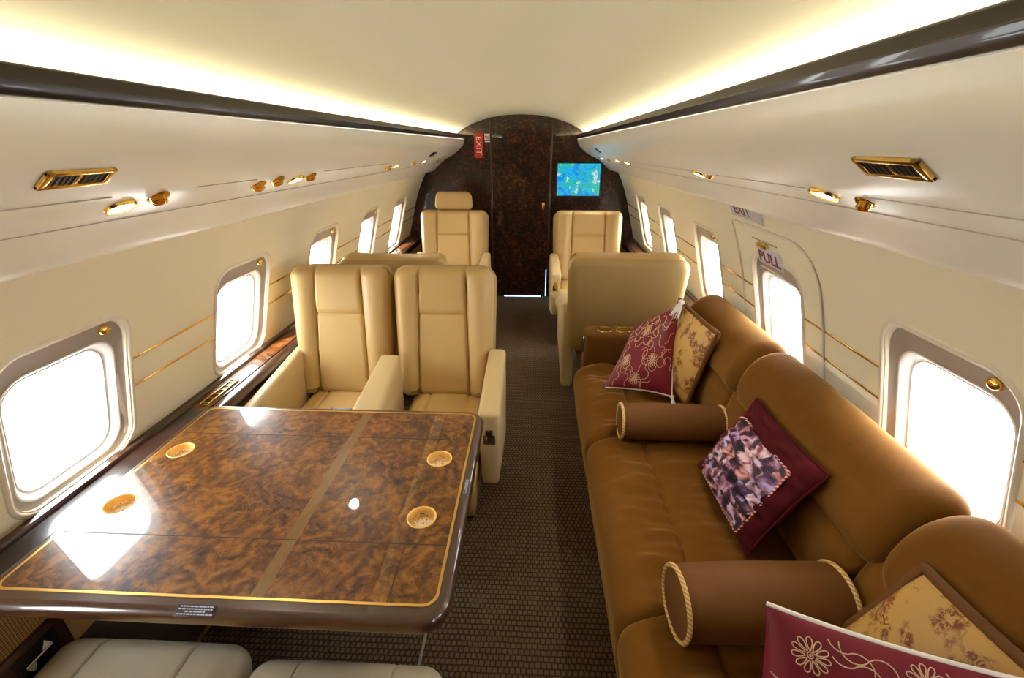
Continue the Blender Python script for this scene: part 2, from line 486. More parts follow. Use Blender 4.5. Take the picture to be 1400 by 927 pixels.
# overhead panels (between the wood strip and the sidewall), ivory gloss
def ov_profile(side):
    d = DZ[side] * .5
    p = [(.550, 1.604), (.560, 1.565), (.580, 1.534), (.615, 1.503), (.683, 1.453 + d * .3), (.738, 1.428 + d * .5), (.79, 1.393 + d * .8), (.842, 1.340 + d), (.876, 1.310 + d), (.905, 1.300 + d), (.985, 1.300 + d)]
    q = chaikin([(a, b, 0) for a, b in p], 2, closed=False)
    return [(side * v.x, v.y) for v in q]
def ov_z(side, x):
    pr = sorted([(abs(a), b) for a, b in ov_profile(side)])
    return float(np.interp(abs(x), [a for a, b in pr], [b for a, b in pr]))
for s, nm in ((-1, 'trim_1'), (1, 'trim_2')):
    bm = bmesh.new(); add_prism(bm, ov_profile(s), YA, YB, closed=False, ny=4)
    o = lift(struct(obj(nm, bm, M['panel'], angle=60)))
    o['label'] = 'ivory overhead side panel'
    # shallow panel seams running along it
    bm = bmesh.new()
    segs = [(.782, YA, YB)] + ([(.683, -.2, .88), (.683, 1.12, 1.38), (.683, 1.85, 2.7)] if s < 0 else [(.716, -.2, .85), (.716, 1.06, 1.58), (.716, 1.82, 2.9)])
    for (x, a, b) in segs:
        z = ov_z(s, x)
        add_prism(bm, [(s * (x - .0016), z + .001), (s * (x + .0016), z + .001), (s * (x + .0016), z - .0012), (s * (x - .0016), z - .0012)], a, b)
    lift(obj('panel_seam', bm, M['grey_line'], o, smooth=False))

# wood cove strips
for s, nm in ((-1, 'trim_3'), (1, 'trim_4')):
    pts = [(.590, 1.636), (.560, 1.646), (.551, 1.647), (.5475, 1.6455), (.546, 1.642), (.5455, 1.628), (.5445, 1.6265), (.5440, 1.6255), (.5445, 1.6245), (.546, 1.617), (.549, 1.609), (.554, 1.603), (.562, 1.600), (.60, 1.600)]
    bm = bmesh.new(); add_prism(bm, [(s * a, b) for a, b in pts], YA, YB)
    lift(struct(obj(nm, bm, M['trim_wood'], angle=50)))['label'] = 'dark wood cove strip'

# ceiling: arch that runs down behind the wood strips into the light cove
cp = [(0, 1.822), (.15, 1.818), (.29, 1.797), (.40, 1.766), (.468, 1.742), (.53, 1.712), (.585, 1.683), (.625, 1.655), (.65, 1.628), (.66, 1.60), (.66, 1.575), (.60, 1.575)]
cq = chaikin([(a, b, 0) for a, b in cp], 2, closed=False)
pts = [(-v.x, v.y) for v in cq[::-1]] + [(v.x, v.y) for v in cq[1:]]
bm = bmesh.new(); add_prism(bm, pts, YA, YB, closed=False, ny=4)
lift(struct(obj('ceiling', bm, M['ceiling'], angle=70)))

# cove lamps: long tubes lying in the coves
for s, lab in ((-1, 'long warm cove light hidden behind the left wood strip'), (1, 'long warm cove light hidden behind the right wood strip')):
    bm = bmesh.new()
    add_tube(bm, [(s * .598, YA + .05, 1.639), (s * .598, YB - .05, 1.639)], .006, 8)
    o = lift(obj('cove_light', bm, M['cove']))
    tag(o, lab, 'light')

# forward bulkhead and door
def section(extra=.012):
    L = [(a, b) for a, b in pts]
    rp = [(wallx(1, z), z) for z in np.linspace(0, 1.30, 24)]
    ovr = [(a, b) for a, b in ov_profile(1)][::-1]
    lp = [(wallx(-1, z), z) for z in np.linspace(0, 1.29, 24)][::-1]
    ovl = [(a, b) for a, b in ov_profile(-1)]
    top = [p for p in pts if abs(p[0]) < .64 and p[1] > 1.64]
    return [(p[0] * 1.012, p[1] + (.006 if p[1] > .1 else 0)) for p in rp + ovr + top[::-1] + ovl + lp]
def wall_slab(name, y, th, mat, hole=None):
    cu = bpy.data.curves.new(name, 'CURVE'); cu.dimensions = '2D'; cu.fill_mode = 'BOTH'; cu.extrude = th / 2
    for loop in [section()] + ([hole] if hole else []):
        sp = cu.splines.new('POLY'); sp.points.add(len(loop) - 1); sp.use_cyclic_u = True
        for p_, (a, b) in zip(sp.points, loop): p_.co = (a, b, 0, 1)
    o = bpy.data.objects.new(name, cu); COL.objects.link(o)
    me = bpy.data.meshes.new_from_object(o.evaluated_get(bpy.context.evaluated_depsgraph_get()))
    bpy.data.objects.remove(o); bpy.data.curves.remove(cu)
    me.transform(Matrix(((1, 0, 0, 0), (0, 0, 1, y + th / 2), (0, 1, 0, 0), (0, 0, 0, 1))))
    return struct(link(name, me, mat, smooth=False))
arch = [(-.29, .004), (.30, .004)] + [(.30, 1.776), (.2, 1.797), (.1, 1.808), (0, 1.811), (-.1, 1.808), (-.2, 1.797), (-.29, 1.778)]
wall_slab('wall_front', YB, .03, M['burl_dark'])
wb = wall_slab('wall_back', YA - .03, .03, M['burl_dark'])
for v in wb.data.vertices: v.co.z *= 1.04
bm = bmesh.new()
ins = [(a * .985, .012 if b < .1 else b - .012) for a, b in arch]
f = bm.faces.new([bm.verts.new((a, YB - .008, b)) for a, b in ins]); r = bmesh.ops.extrude_face_region(bm, geom=[f])
for v in [g for g in r['geom'] if isinstance(g, bmesh.types.BMVert)]: v.co.y += .006
door = struct(obj('door_1', bm, M['burl_dark'], smooth=False))
bm = bmesh.new()
add_box(bm, (.237, YB - .010, .973), (.028, .008, .075), bevel=.003)
add_box(bm, (.237, YB - .018, .973), (.014, .012, .05), bevel=.003)
tag(obj('door_handle', bm, M['gold'], door), 'flat gold pull handle')
for i, x in enumerate((-.293, .303)):
    bm = bmesh.new(); add_box(bm, (x, YB - .006, .888), (.018, .018, 1.77), bevel=.005)
    struct(obj('trim_%d' % (5 + i), bm, M['mahogany']))
bm = bmesh.new(); add_box(bm, (.03, YB - .010, .006), (.40, .01, .008)); add_box(bm, (.285, YB - .012, .16), (.006, .006, .30))  # glowing strips stand in for the bluish light along the door gap, no lamp
tag(obj('threshold_glow_strip', bm, M['sill_glow'], smooth=False), 'thin blue-white line of light at the foot of the dark door', 'light')

# windows
wn_count = 0
def ring(bm, loops):
    rows = [[bm.verts.new(p) for p in L] for L in loops]
    n = len(rows[0])
    for a, b in zip(rows[:-1], rows[1:]):
        for i in range(n): bm.faces.new((a[i], a[(i + 1) % n], b[(i + 1) % n], b[i]))
def window(side, yc, hatch=False):
    global wn_count; wn_count += 1
    zc = WINZ[side]
    w = struct(empty('window_%d' % wn_count, (wallx(side, zc), yc, zc)))
    ox, oy, oz = w.location
    def L(hy, hz, r, out, dzc=0.0):
        res = []
        for (a, b) in rr_loop(hy, hz, r, 8):
            z = zc + b + dzc
            res.append((wallx(side, z) + side * out - ox, a, z - oz))
        return res
    bm = bmesh.new()
    ring(bm, [L(.202, .242, .088, .003), L(.200, .240, .086, -.002), L(.196, .236, .083, -.005), L(.191, .231, .078, -.0055), L(.187, .227, .075, -.003), L(.184, .224, .072, .003), L(.181, .221, .07, .014)])
    obj('window_frame', bm, M['ivory'], w, angle=80)
    bm = bmesh.new()
    ring(bm, [L(.1825, .2225, .07, .010), L(.180, .220, .068, .014), L(.162, .188, .07, .018, -.022), L(.160, .186, .07, .024, -.022)])
    obj('shade_track', bm, M['taupe'], w, angle=60)
    bm = bmesh.new()
    ring(bm, [L(.163, .189, .07, .019, -.022), L(.160, .186, .07, .0175, -.022), L(.157, .183, .069, .019, -.022), L(.148, .175, .067, .032, -.022), L(.140, .168, .064, .040, -.022), L(.138, .166, .063, .037, -.022), L(.135, .163, .062, .042, -.022), L(.133, .161, .06, .075, -.022)])
    obj('inner_bezel', bm, M['shade'], w, angle=70)
    bm = bmesh.new()
    lp = L(.1335, .1615, .06, .070, -.022)
    f = bm.faces.new([bm.verts.new(p) for p in lp])
    r = bmesh.ops.extrude_face_region(bm, geom=[f])
    for v in [g for g in r['geom'] if isinstance(g, bmesh.types.BMVert)]: v.co.x += side * .003
    obj('pane', bm, M['pane'], w, smooth=False)
    if hatch: return w
    # round slotted shade knob near the top corner
    ky, kz = (.118 if side < 0 else -.118), .197
    kx = wallx(side, zc + kz) + side * .012 - ox
    Mk = Matrix.Translation((kx, ky, kz)) @ Matrix.Rotation(-side * pi / 2, 4, 'Y')
    bm = bmesh.new()
    add_lathe(bm, [(0, .012), (.006, .012), (.0125, .0085), (.0145, .004), (.0145, -.006), (0, -.006)], Mk, 20)
    add_box(bm, (0, 0, .0125), (.003, .021, .006), Mk)
    obj('shade_knob', bm, M['gold'], w)
    return w
for s in (-1, 1):
    for i, y in enumerate(WINY[s]): window(s, y, s > 0 and i == 3)

# gold trim strips between the windows, two to a bay
tn = 7
for s in (-1, 1):
    zz = (.960, .864) if s < 0 else (1.003, .906)
    ys = WINY[s]
    bays = [(a + .20, b - .20) for a, b in zip(ys[:-1], ys[1:])] + [(ys[-1] + .21, YB - .004)]
    for (a, b) in bays:
        for z in zz:
            bm = bmesh.new(); x = wallx(s, z) - s * .001
            add_box(bm, (x, (a + b) / 2, z), (.005, b - a, .0065), bevel=.0015)
            struct(obj('trim_%d' % tn, bm, M['gold'])); tn += 1

# emergency hatch outline on the right sidewall, with its latch and placards
path = [(2.05, .72), (2.05, 1.0), (2.05, 1.22)] + [(2.03 + .02 * math.cos(a), 1.245 + .022 * math.sin(a)) for a in np.linspace(0, pi / 2, 5)] + [(1.9, 1.269), (1.70, 1.27), (1.56, 1.27)] + \
    [(1.56 - .13 * math.sin(a), 1.14 + .13 * math.cos(a)) for a in np.linspace(.15, pi / 2, 10)] + [(1.43, 1.0), (1.432, .72)]
bm = bmesh.new(); add_tube(bm, [(wallx(1, z) - .001, y, z) for y, z in path], .0042, 8)
hatch = struct(obj('door_2', bm, M['ivory']))
bm = bmesh.new(); add_tube(bm, [(wallx(1, z) - .0015, y + (.006 if y > 1.8 else -.006), z + (.005 if z > 1.2 else 0)) for y, z in path], .0022, 6)
obj('seam', bm, M['grey_line'], hatch)

def on_wall(side, y, z, out=.004):
    """matrix of a flat frame lying on the sidewall: X along text direction, Y up the wall, Z into the cabin"""
    x = wallx(side, z); up = Vector((wallx(side, z + .03) - wallx(side, z - .03), 0, .06)).normalized()
    al = Vector((0, -1, 0)) if side > 0 else Vector((0, 1, 0))
    nrm = al.cross(up).normalized()
    return frame(Vector((x, y, z)) + nrm * out, al, up, nrm)
# PULL plate
Mp = on_wall(1, 1.752, 1.168, .002)
pl = empty('pull_placard', Mp.translation)
tag(pl, 'lilac grey plate lettered PULL in dark red above the hatch window', 'sign')
Mi = Matrix.Translation(-Mp.translation)
bm = bmesh.new(); add_cushion(bm, .10, .036, .003, .008, .002, 16, 8, M=Mi @ Mp); obj('plate', bm, M['plate'], pl)
bm = text_bm('PULL', .062, Mi @ Mp @ Matrix.Translation((.0, -.004, .0034)) @ Matrix.Scale(1.25, 4, (1, 0, 0)), bold=.0012); obj('lettering', bm, M['red_letter'], pl, smooth=False)
bm = bmesh.new(); add_box(bm, (0, -.054, .002), (.19, .006, .004), Mi @ Mp, bevel=.001); obj('lower_lip', bm, M['ivory'], pl)
# latch
Ml = on_wall(1, 1.775, 1.214, .004)
lt = empty('hatch_latch', Ml.translation); tag(lt, 'small gold pull latch just above the PULL plate', 'latch')
Mi = Matrix.Translation(-Ml.translation)
bm = bmesh.new(); add_box(bm, (0, 0, .006), (.075, .016, .016), Mi @ Ml, bevel=.003); obj('tab', bm, M['gold'], lt)
bm = bmesh.new(); add_box(bm, (0, .012, -.002), (.20, .004, .003), Mi @ Ml); obj('slot_line', bm, M['grey_line'], lt, smooth=False)
# EXIT plate half hidden by the overhead panel
Me = on_wall(1, 1.865, 1.328, .003)
ex = empty('exit_placard', Me.translation); tag(ex, 'pale plate lettered EXIT in dark red tucked under the overhead panel', 'sign')
Mi = Matrix.Translation(-Me.translation)
bm = bmesh.new(); add_cushion(bm, .145, .032, .003, .008, .002, 16, 8, M=Mi @ Me); obj('plate', bm, M['plate'], ex)
bm = text_bm('EXIT', .060, Mi @ Me @ Matrix.Translation((-.02, .0, .0034)) @ Matrix.Scale(1.25, 4, (1, 0, 0)), bold=.001); obj('lettering', bm, M['red_letter'], ex, smooth=False)
bm = bmesh.new(); add_box(bm, (0, -.036, .003), (.29, .006, .006), Mi @ Me, bevel=.002); obj('lower_lip', bm, M['ivory'], ex)

# side ledges
def ledge(side, y0, y1, label):
    root = empty('side_ledge', (side * 1.10, (y0 + y1) / 2, .6)); tag(root, label, 'ledge')
    ix = Matrix.Translation(-root.location)
    z = .652
    bm = bmesh.new(); bm2 = bmesh.new(); add_prism(bm, [(side * 1.078, z), (side * 1.168, z), (side * 1.168, z - .02), (side * 1.078, z - .02)], max(y0, 1.40), y1)
    if y0 < 1.4: add_prism(bm2, [(side * 1.078, z), (side * 1.168, z), (side * 1.168, z - .02), (side * 1.078, z - .02)], y0, 1.40); bm2.transform(ix); obj('dark_top', bm2, M['trim_wood'], root, smooth=False)
    bm.transform(ix); obj('burl_top', bm, M['ledge_burl'], root, smooth=False)
    bm = bmesh.new(); q = chaikin([(side * 1.08, z + .002, 0), (side * 1.045, z + .002, 0), (side * 1.03, z - .006, 0), (side * 1.026, z - .03, 0), (side * 1.034, z - .052, 0), (side * 1.08, z - .052, 0)], 2)
    add_prism(bm, [(v.x, v.y) for v in q], y0, y1); bm.transform(ix); obj('front_lip', bm, M['mahogany'], root, angle=50)
    bm = bmesh.new(); add_prism(bm, [(side * 1.150, z + .001), (side * 1.156, z + .012), (side * 1.172, z + .016), (side * 1.185, z + .01), (side * 1.185, z - .01), (side * 1.150, z - .01)], y0, y1); bm.transform(ix); obj('back_rail', bm, M['mahogany'], root, angle=30)
    return root
ledge(-1, YA, YB - .005, 'long dark wood and burl ledge along the wall beside the table')
ledge(1, 2.52, YB - .005, 'short burl topped ledge under the forward windows by the screen')

# small gold air grilles let into the ledge
def grille(x, y, z, ln, wd, label):
    g = empty('ledge_grille', (x, y, z)); tag(g, label, 'grille')
    bm = bmesh.new()
    for (cx, cy, sx, sy) in ((-wd / 2, 0, .005, ln), (wd / 2, 0, .005, ln), (0, -ln / 2, wd + .005, .005), (0, ln / 2, wd + .005, .005)):
        add_box(bm, (cx, cy, .003), (sx, sy, .006), bevel=.001)
    obj('frame', bm, M['gold'], g)
    bm = bmesh.new(); add_box(bm, (0, 0, .0005), (wd - .004, ln - .004, .001)); obj('backing', bm, M['black'], g, smooth=False)
    n = int(ln / .03)
    for i in range(n):
        bm = bmesh.new(); add_box(bm, (0, -ln / 2 + ln * (i + .5) / n, .003), (wd - .004, .007, .003), bevel=.001); obj('slat', bm, M['gold'], g)
grille(-1.108, 1.535, .653, .20, .03, 'gold air grille let into the ledge just past the far table corner')

# seat control panel in the lower side panel
cp_ = empty('seat_control_panel', (-1.057, .66, .425)); tag(cp_, 'dark seat control panel with white arrows low on the side panel', 'control panel')
bm = bmesh.new(); add_box(bm, (0, 0, 0), (.012, .15, .12), bevel=.004); obj('bezel', bm, M['edge'], cp_)
bm = bmesh.new(); add_box(bm, (.005, 0, 0), (.006, .10, .075), bevel=.002); obj('keypad', bm, M['black'], cp_)
bm = bmesh.new()
for (a, b, d) in ((.02, .012, 1), (-.02, -.012, -1)):
    vs = [bm.verts.new((.0085, a + y_, b + z_)) for y_, z_ in ((-.012, -.008 * d), (.012, -.008 * d), (0, .014 * d))]
    bm.faces.new(vs)
add_box(bm, (.0085, 0, 0), (.001, .062, .004))
obj('arrow', bm, M['white'], cp_, smooth=False)

# floor strips
bm = bmesh.new(); add_box(bm, (-.99, (YA + YB) / 2, .002), (.016, YB - YA - .1, .006), bevel=.001)
struct(obj('trim_%d' % tn, bm, M['gold_satin'])); tn += 1
bm = bmesh.new(); add_box(bm, (-.216, .55, .002), (.009, 1.5, .006), bevel=.001)
struct(obj('trim_%d' % tn, bm, plain('grey_seat_track', (.30, .27, .24), .5))); tn += 1

# ------------------------------------------------------------------ overhead fittings
def ov_frame(side, x, y):
    z = ov_z(side, x); e = .012
    t = Vector((side * 2 * e, 0, ov_z(side, x + e) - ov_z(side, x - e))).normalized()     # outward and down
    al = Vector((0, 1, 0))
    nrm = al.cross(t) if side > 0 else t.cross(al)
    if nrm.z > 0: nrm = -nrm
    return Vector((side * x, y, z + rise(side * x, y))), t, nrm
def air_vent(side, x, y, label):
    p, t, nrm = ov_frame(side, x, y)
    o = empty('air_vent', p); tag(o, label, 'air vent')
    al = Vector((0, 1, 0)); up = nrm.cross(al).normalized()
    Mv = frame((0, 0, 0), al, up, nrm)
    bm = bmesh.new()
    W, H, d = .126, .040, .007
    for (c, s_) in (((0, H / 2 - .004, d / 2), (W, .008, d)), ((0, -H / 2 + .004, d / 2), (W, .008, d)), ((-W / 2 + .006, 0, d / 2), (.012, H, d)), ((W / 2 - .006, 0, d / 2), (.012, H, d)), ((0, 0, d / 2 - .001), (.010, H, d - .003))):
        add_box(bm, c, s_, Mv, bevel=.002)
    obj('frame', bm, M['gold'], o)
    for sx in (-1, 1):
        bm = bmesh.new(); add_box(bm, (sx * .029, 0, .002), (.05, H - .010, .005), Mv); 
        for k in range(5): add_box(bm, (sx * .029 - .02 + k * .01, 0, .004), (.0012, H - .012, .003), Mv)
        obj('louvre', bm, M['black'], o, smooth=False)
    return o
air_vent(-1, .620, .760, 'gold framed double air vent on the left overhead panel')
air_vent(1, .618, .684, 'gold framed double air vent on the right overhead panel')

def reading_light(side, x, y, label, r=.028):
    p, t, nrm = ov_frame(side, x, y)
    o = empty('reading_light', p); tag(o, label, 'reading light', 'overhead reading lights')
    d = (nrm * .85 + Vector((0, -.08, -.14))).normalized()
    ax = d.orthogonal().normalized(); ay = d.cross(ax)
    Mv = frame((0, 0, 0), ax, ay, d)
    bm = bmesh.new(); add_lathe(bm, [(r * 1.0, -.012), (r * 1.12, -.004), (r * 1.12, .004), (r * 1.05, .008), (r * .92, .008), (r * .9, .004)], Mv, 28); obj('bezel', bm, M['gold'], o)
    bm = bmesh.new(); add_lathe(bm, [(0, .0065), (r * .5, .006), (r * .92, .004), (r * .92, 0), (0, 0)], Mv, 28); obj('lens', bm, M['lens'], o)
    ld = bpy.data.lights.new('reading_light_beam', 'SPOT'); ld.energy = 3.0; ld.spot_size = R(100); ld.spot_blend = .8; ld.color = (1, .9, .72); ld.shadow_soft_size = .02
    lo = bpy.data.objects.new('reading_light_beam', ld); COL.objects.link(lo); lo.parent = o
    lo.location = d * .02; lo.rotation_euler = d.to_track_quat('-Z', 'Y').to_euler()
    return o
def gasper(side, x, y, label, r=.017, ln=.014):
    p, t, nrm = ov_frame(side, x, y)
    o = empty('air_nozzle', p); tag(o, label, 'air nozzle', 'overhead air nozzles')
    d = (nrm + Vector((0, -.25, -.1))).normalized(); ax = d.orthogonal().normalized(); ay = d.cross(ax); Mv = frame((0, 0, 0), ax, ay, d)
    bm = bmesh.new(); add_lathe(bm, [(r * 1.5, -.006), (r * 1.55, .0), (r * 1.3, .004), (r * 1.05, .005)], Mv, 24); obj('socket_ring', bm, M['gold'], o)
    bm = bmesh.new(); prof = [(r, -.004)]
    for k in range(4): prof += [(r * 1.0, .003 + k * ln / 4), (r * .86, .003 + (k + .5) * ln / 4)]
    prof += [(r * .9, ln), (r * .55, ln + .001), (r * .5, ln - .008), (0, ln - .008)]
    add_lathe(bm, prof, Mv, 24); obj('nozzle', bm, M['gold'], o)
    return o
reading_light(-1, .729, .941, 'lit gold rimmed reading light beneath the left double vent')
gasper(-1, .706, 1.02, 'gold air nozzle beside the lit lamp under the left double vent')
reading_light(-1, .716, 1.675, 'lit reading light above the second window on the left', .027)
gasper(-1, .720, 1.44, 'gold nozzle before the second left window, first of its group of three', .018, .016)
gasper(-1, .703, 1.525, 'gold nozzle between another nozzle and the lit lamp over the second left window')
gasper(-1, .706, 1.768, 'gold nozzle just forward of the lit lamp over the second left window')
reading_light(-1, .726, 2.98, 'small lit reading light over the paired leather seats, left side', .022)
gasper(-1, .735, 2.86, 'small gold nozzle over the paired leather seats, left side', .015)
gasper(-1, .717, 3.40, 'small gold nozzle over the seat with the headrest', .013)
reading_light(-1, .720, 3.75, 'small lit reading light over the seat with the headrest', .022)
gasper(-1, .728, 4.32, 'farthest small gold nozzle on the left, next to the bulkhead', .012)
reading_light(1, .730, 1.005, 'lit gold rimmed reading light beneath the right double vent')
gasper(1, .742, .895, 'gold air nozzle beside the lit lamp under the right double vent', .013, .014)
reading_light(1, .728, 1.765, 'lit reading light above the emergency hatch on the right', .026)
gasper(1, .730, 1.66, 'tiny gold nozzle above the emergency hatch on the right', .008, .01)
reading_light(1, .728, 3.14, 'lit gold rimmed light over the big seat back on the right', .026)
reading_light(1, .715, 3.44, 'small lit light between two others, right side near the bulkhead', .022)
gasper(1, .725, 3.88, 'tiny gold nozzle on the right panel near the screen', .012, .012)
reading_light(1, .716, 4.22, 'small lit light nearest the bulkhead screen on the right', .022)
def dark_slot(side, x, y, label):
    p, t, nrm = ov_frame(side, x, y)
    bm = bmesh.new(); Mv = frame((0, 0, 0), Vector((0, 1, 0)), nrm.cross(Vector((0, 1, 0))).normalized(), nrm)
    add_box(bm, (0, 0, .001), (.15, .045, .006), Mv, bevel=.002)
    o = obj('speaker_slot', bm, M['black']); o.location = p; tag(o, label, 'speaker')
dark_slot(-1, .638, 3.72, 'small dark oblong outlet on the left panel by the bulkhead')
dark_slot(1, .611, 3.745, 'small dark oblong outlet on the right panel above the screen')

# ------------------------------------------------------------------ bulkhead things
tv = empty('wall_screen', (.5815, YB - .012, 1.232)); tag(tv, 'flat screen showing a blue and green map on the dark bulkhead', 'screen')
bm = bmesh.new(); add_box(bm, (0, 0, 0), (.448, .022, .328), bevel=.006); obj('bezel', bm, M['black'], tv)
bm = bmesh.new(); add_box(bm, (0, -.0115, 0), (.424, .002, .304)); obj('display', bm, M['screen'], tv, smooth=False)
es = empty('exit_sign', (-.412, YB - .006, 1.546)); tag(es, 'tall red sign with white EXIT lettering on the dark bulkhead', 'sign')
bm = bmesh.new(); add_box(bm, (0, 0, 0), (.088, .01, .225), bevel=.002); obj('plate', bm, M['red'], es)
Mt = frame((0, -.0055, 0), (0, 0, -1), (1, 0, 0), (0, -1, 0))
obj('lettering', text_bm('EXIT', .072, Mt @ Matrix.Scale(1.15, 4, (1, 0, 0))), M['white'], es, smooth=False)
ns = empty('no_smoking_sign', (-.326, YB - .004, 1.617)); tag(ns, 'small white square no smoking sign beside the red sign', 'sign')
bm = bmesh.new(); add_box(bm, (0, 0, .008), (.056, .006, .056), bevel=.001); add_box(bm, (0, 0, -.034), (.052, .006, .010)); obj('plate', bm, M['white'], ns)
bm = bmesh.new(); add_tube(bm, [(.019 * math.cos(a), -.004, .008 + .019 * math.sin(a)) for a in np.linspace(0, 2 * pi, 24, endpoint=False)], .003, 6, closed=True)
add_tube(bm, [(-.013, -.004, .021), (.013, -.004, -.005)], .0028, 6); obj('ring', bm, M['red'], ns)
bm = bmesh.new(); add_box(bm, (-.002, -.0035, .008), (.024, .002, .006)); obj('cigarette', bm, M['black'], ns, smooth=False)
bm = bmesh.new(); add_box(bm, (0, 0, 0), (.05, .006, .010), bevel=.001)
o = obj('door_stop_plate', bm, M['chrome']); o.location = (.245, YB - .001, 1.655); tag(o, 'small metal plate near the top of the dark door', 'plate')

# ------------------------------------------------------------------ table
TZ = .700
tb = empty('dining_table', (-.53, .98, 0)); tag(tb, 'glossy burl walnut table with a gold inlay line in front of paired seats', 'table')
tbi = Matrix.Translation((.53, -.98, 0))
CUPS = [(-.137, .868), (-.136, 1.100), (-.940, 1.105), (-.940, .880)]
def curve_sheet(loops, th, bevel, mat, name, parent, z, res=2):
    cu = bpy.data.curves.new(name, 'CURVE'); cu.dimensions = '2D'; cu.fill_mode = 'BOTH'; cu.extrude = th / 2; cu.bevel_depth = bevel; cu.bevel_resolution = res
    for L in loops:
        sp = cu.splines.new('POLY'); sp.points.add(len(L) - 1); sp.use_cyclic_u = True
        for p_, (a, b) in zip(sp.points, L): p_.co = (a, b, 0, 1)
    o = bpy.data.objects.new(name, cu); COL.objects.link(o)
    me = bpy.data.meshes.new_from_object(o.evaluated_get(bpy.context.evaluated_depsgraph_get()))
    bpy.data.objects.remove(o); bpy.data.curves.remove(cu)
    me.transform(tbi @ Matrix.Translation((0, 0, z)))
    return link(name, me, mat, parent, angle=50)
def circ(c, r, n=40): return [(c[0] + r * math.cos(2 * pi * k / n), c[1] + r * math.sin(2 * pi * k / n)) for k in range(n)]
def rrect(x0, x1, y0, y1, rl, rr_, k=8):
    out = []
    for (cx, cy, r, a0) in ((x1 - rr_, y1 - rr_, rr_, 0), (x0 + rl, y1 - rl, rl, 90), (x0 + rl, y0 + rl, rl, 180), (x1 - rr_, y0 + rr_, rr_, 270)):
        for i in range(k + 1):
            a = R(a0 + 90 * i / k); out.append((cx + r * math.cos(a), cy + r * math.sin(a)))
    return out
holes = [circ(c, .037) for c in CUPS]
TX0, TX1, TY0, TY1 = -1.032, -.026, .592, 1.372
curve_sheet([rrect(TX0 + .017, TX1 - .017, TY0 + .017, TY1 - .017, .03, .045)] + [circ(c, .0555) for c in CUPS], .010, .017, M['edge'], 'table_slab', tb, TZ - .022, 5)
curve_sheet([rrect(-1.0, -.058, .633, 1.342, .02, .028)] + holes, .0008, 0, M['burl'], 'burl_veneer', tb, TZ + .0004)
curve_sheet([rrect(-1.006, -.052, .627, 1.348, .024, .032), rrect(-1.0, -.058, .633, 1.342, .02, .028)[::-1]], .0016, 0, M['gold_satin'], 'gold_inlay', tb, TZ + .0006)
for y, nm in ((.783, 'near'), (1.196, 'far')):
    bm = bmesh.new(); add_box(bm, ((-1.0 - .058) / 2, y, TZ + .0008), (.942, .0028, .0008)); bm.transform(tbi); obj('leaf_joint', bm, M['seam'], tb, smooth=False)
bm = bmesh.new()
for a_, b_ in ((.633, .836), (.900, 1.068), (1.132, 1.342)): add_box(bm, (-.156, (a_ + b_) / 2, TZ + .0008), (.0022, b_ - a_, .0006))
bm.transform(tbi); obj('veneer_joint', bm, M['seam'], tb, smooth=False)
n = NT('pale_table_band'); v = n.coord(scale=(4, 1, 1)); f = n.noise(v, 14, 5, .6, 1)
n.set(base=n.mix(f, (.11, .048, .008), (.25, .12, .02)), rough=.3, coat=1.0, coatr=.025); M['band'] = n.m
bm = bmesh.new(); add_box(bm, (-.432, .9875, TZ + .0007), (.030, .708, .0006)); bm.transform(tbi); obj('pale_band', bm, M['band'], tb, smooth=False)  # paler golden-brown strip running the length of the table top
for c in CUPS:
    Mc = tbi @ Matrix.Translation((c[0], c[1], TZ))
    bm = bmesh.new(); add_lathe(bm, [(.0362, -.02), (.0375, .0012), (.0355, .0024), (.0335, .0012), (.0328, -.006), (.0322, -.020), (.031, -.025), (.0, -.026), (.0, -.040), (.033, -.040), (.0362, -.02)], Mc, 40)
    cup = obj('cup_holder', bm, M['gold_cup'], tb)
    bm = bmesh.new()
    top = []
    for k in range(60):
        a = 2 * pi * k / 60; z = -.0195 + .004 * abs(math.sin(a * 4))
        top.append((math.cos(a), math.sin(a), z))
    rows = []
    for t_ in (0, .5, 1):
        rows.append([bm.verts.new(Mc @ Vector((.0312 * a, .0312 * b, z * (1 - t_) + -.0252 * t_))) for a, b, z in top])
    for a_, b_ in zip(rows[:-1], rows[1:]):
        for k in range(60): bm.faces.new((a_[k], a_[(k + 1) % 60], b_[(k + 1) % 60], b_[k]))
    bm.faces.new(rows[-1])
    tag(obj('lace_liner', bm, M['lace'], cup), 'white filigree liner')
# placards on the rim
def rim_placard(Mx, w, h):
    bm = bmesh.new(); add_box(bm, (0, 0, 0), (w, h, .0012), tbi @ Mx, bevel=.0003)
    p = obj('placard', bm, M['placard'], tb)
    for k, (ln, dx) in enumerate(((.8, 0), (.88, 0), (.5, 0), (.84, 0))):
        bm = bmesh.new()
        x = -w * ln / 2
        random.seed(k + int(w * 1000))
        while x < w * ln / 2:
            l = random.uniform(.003, .008); add_box(bm, (x + l / 2, h * (.32 - .21 * k), .0009), (l, h * .10, .0006), tbi @ Mx); x += l + .0018
        obj('text_line', bm, M['placard_text'], p, smooth=False)
rim_placard(frame((-.540, .6005, TZ - .0012), (1, 0, 0), Vector((0, .90, .42)).normalized(), Vector((0, -.42, .90)).normalized()), .082, .022)
rim_placard(frame((-.540, 1.361, TZ + .0002), (1, 0, 0), (0, 1, 0), (0, 0, 1)), .074, .012)
rim_placard(frame((-.040, .985, TZ + .0002), (0, -1, 0), (1, 0, 0), (0, 0, 1)), .06, .011)
bm = bmesh.new(); add_box(bm, (-.62, 1.18, .34), (.30, .10, .62), bevel=.01); add_box(bm, (-.62, 1.16, .015), (.42, .20, .03), bevel=.008); bm.transform(tbi); obj('pedestal', bm, M['mahogany'], tb)

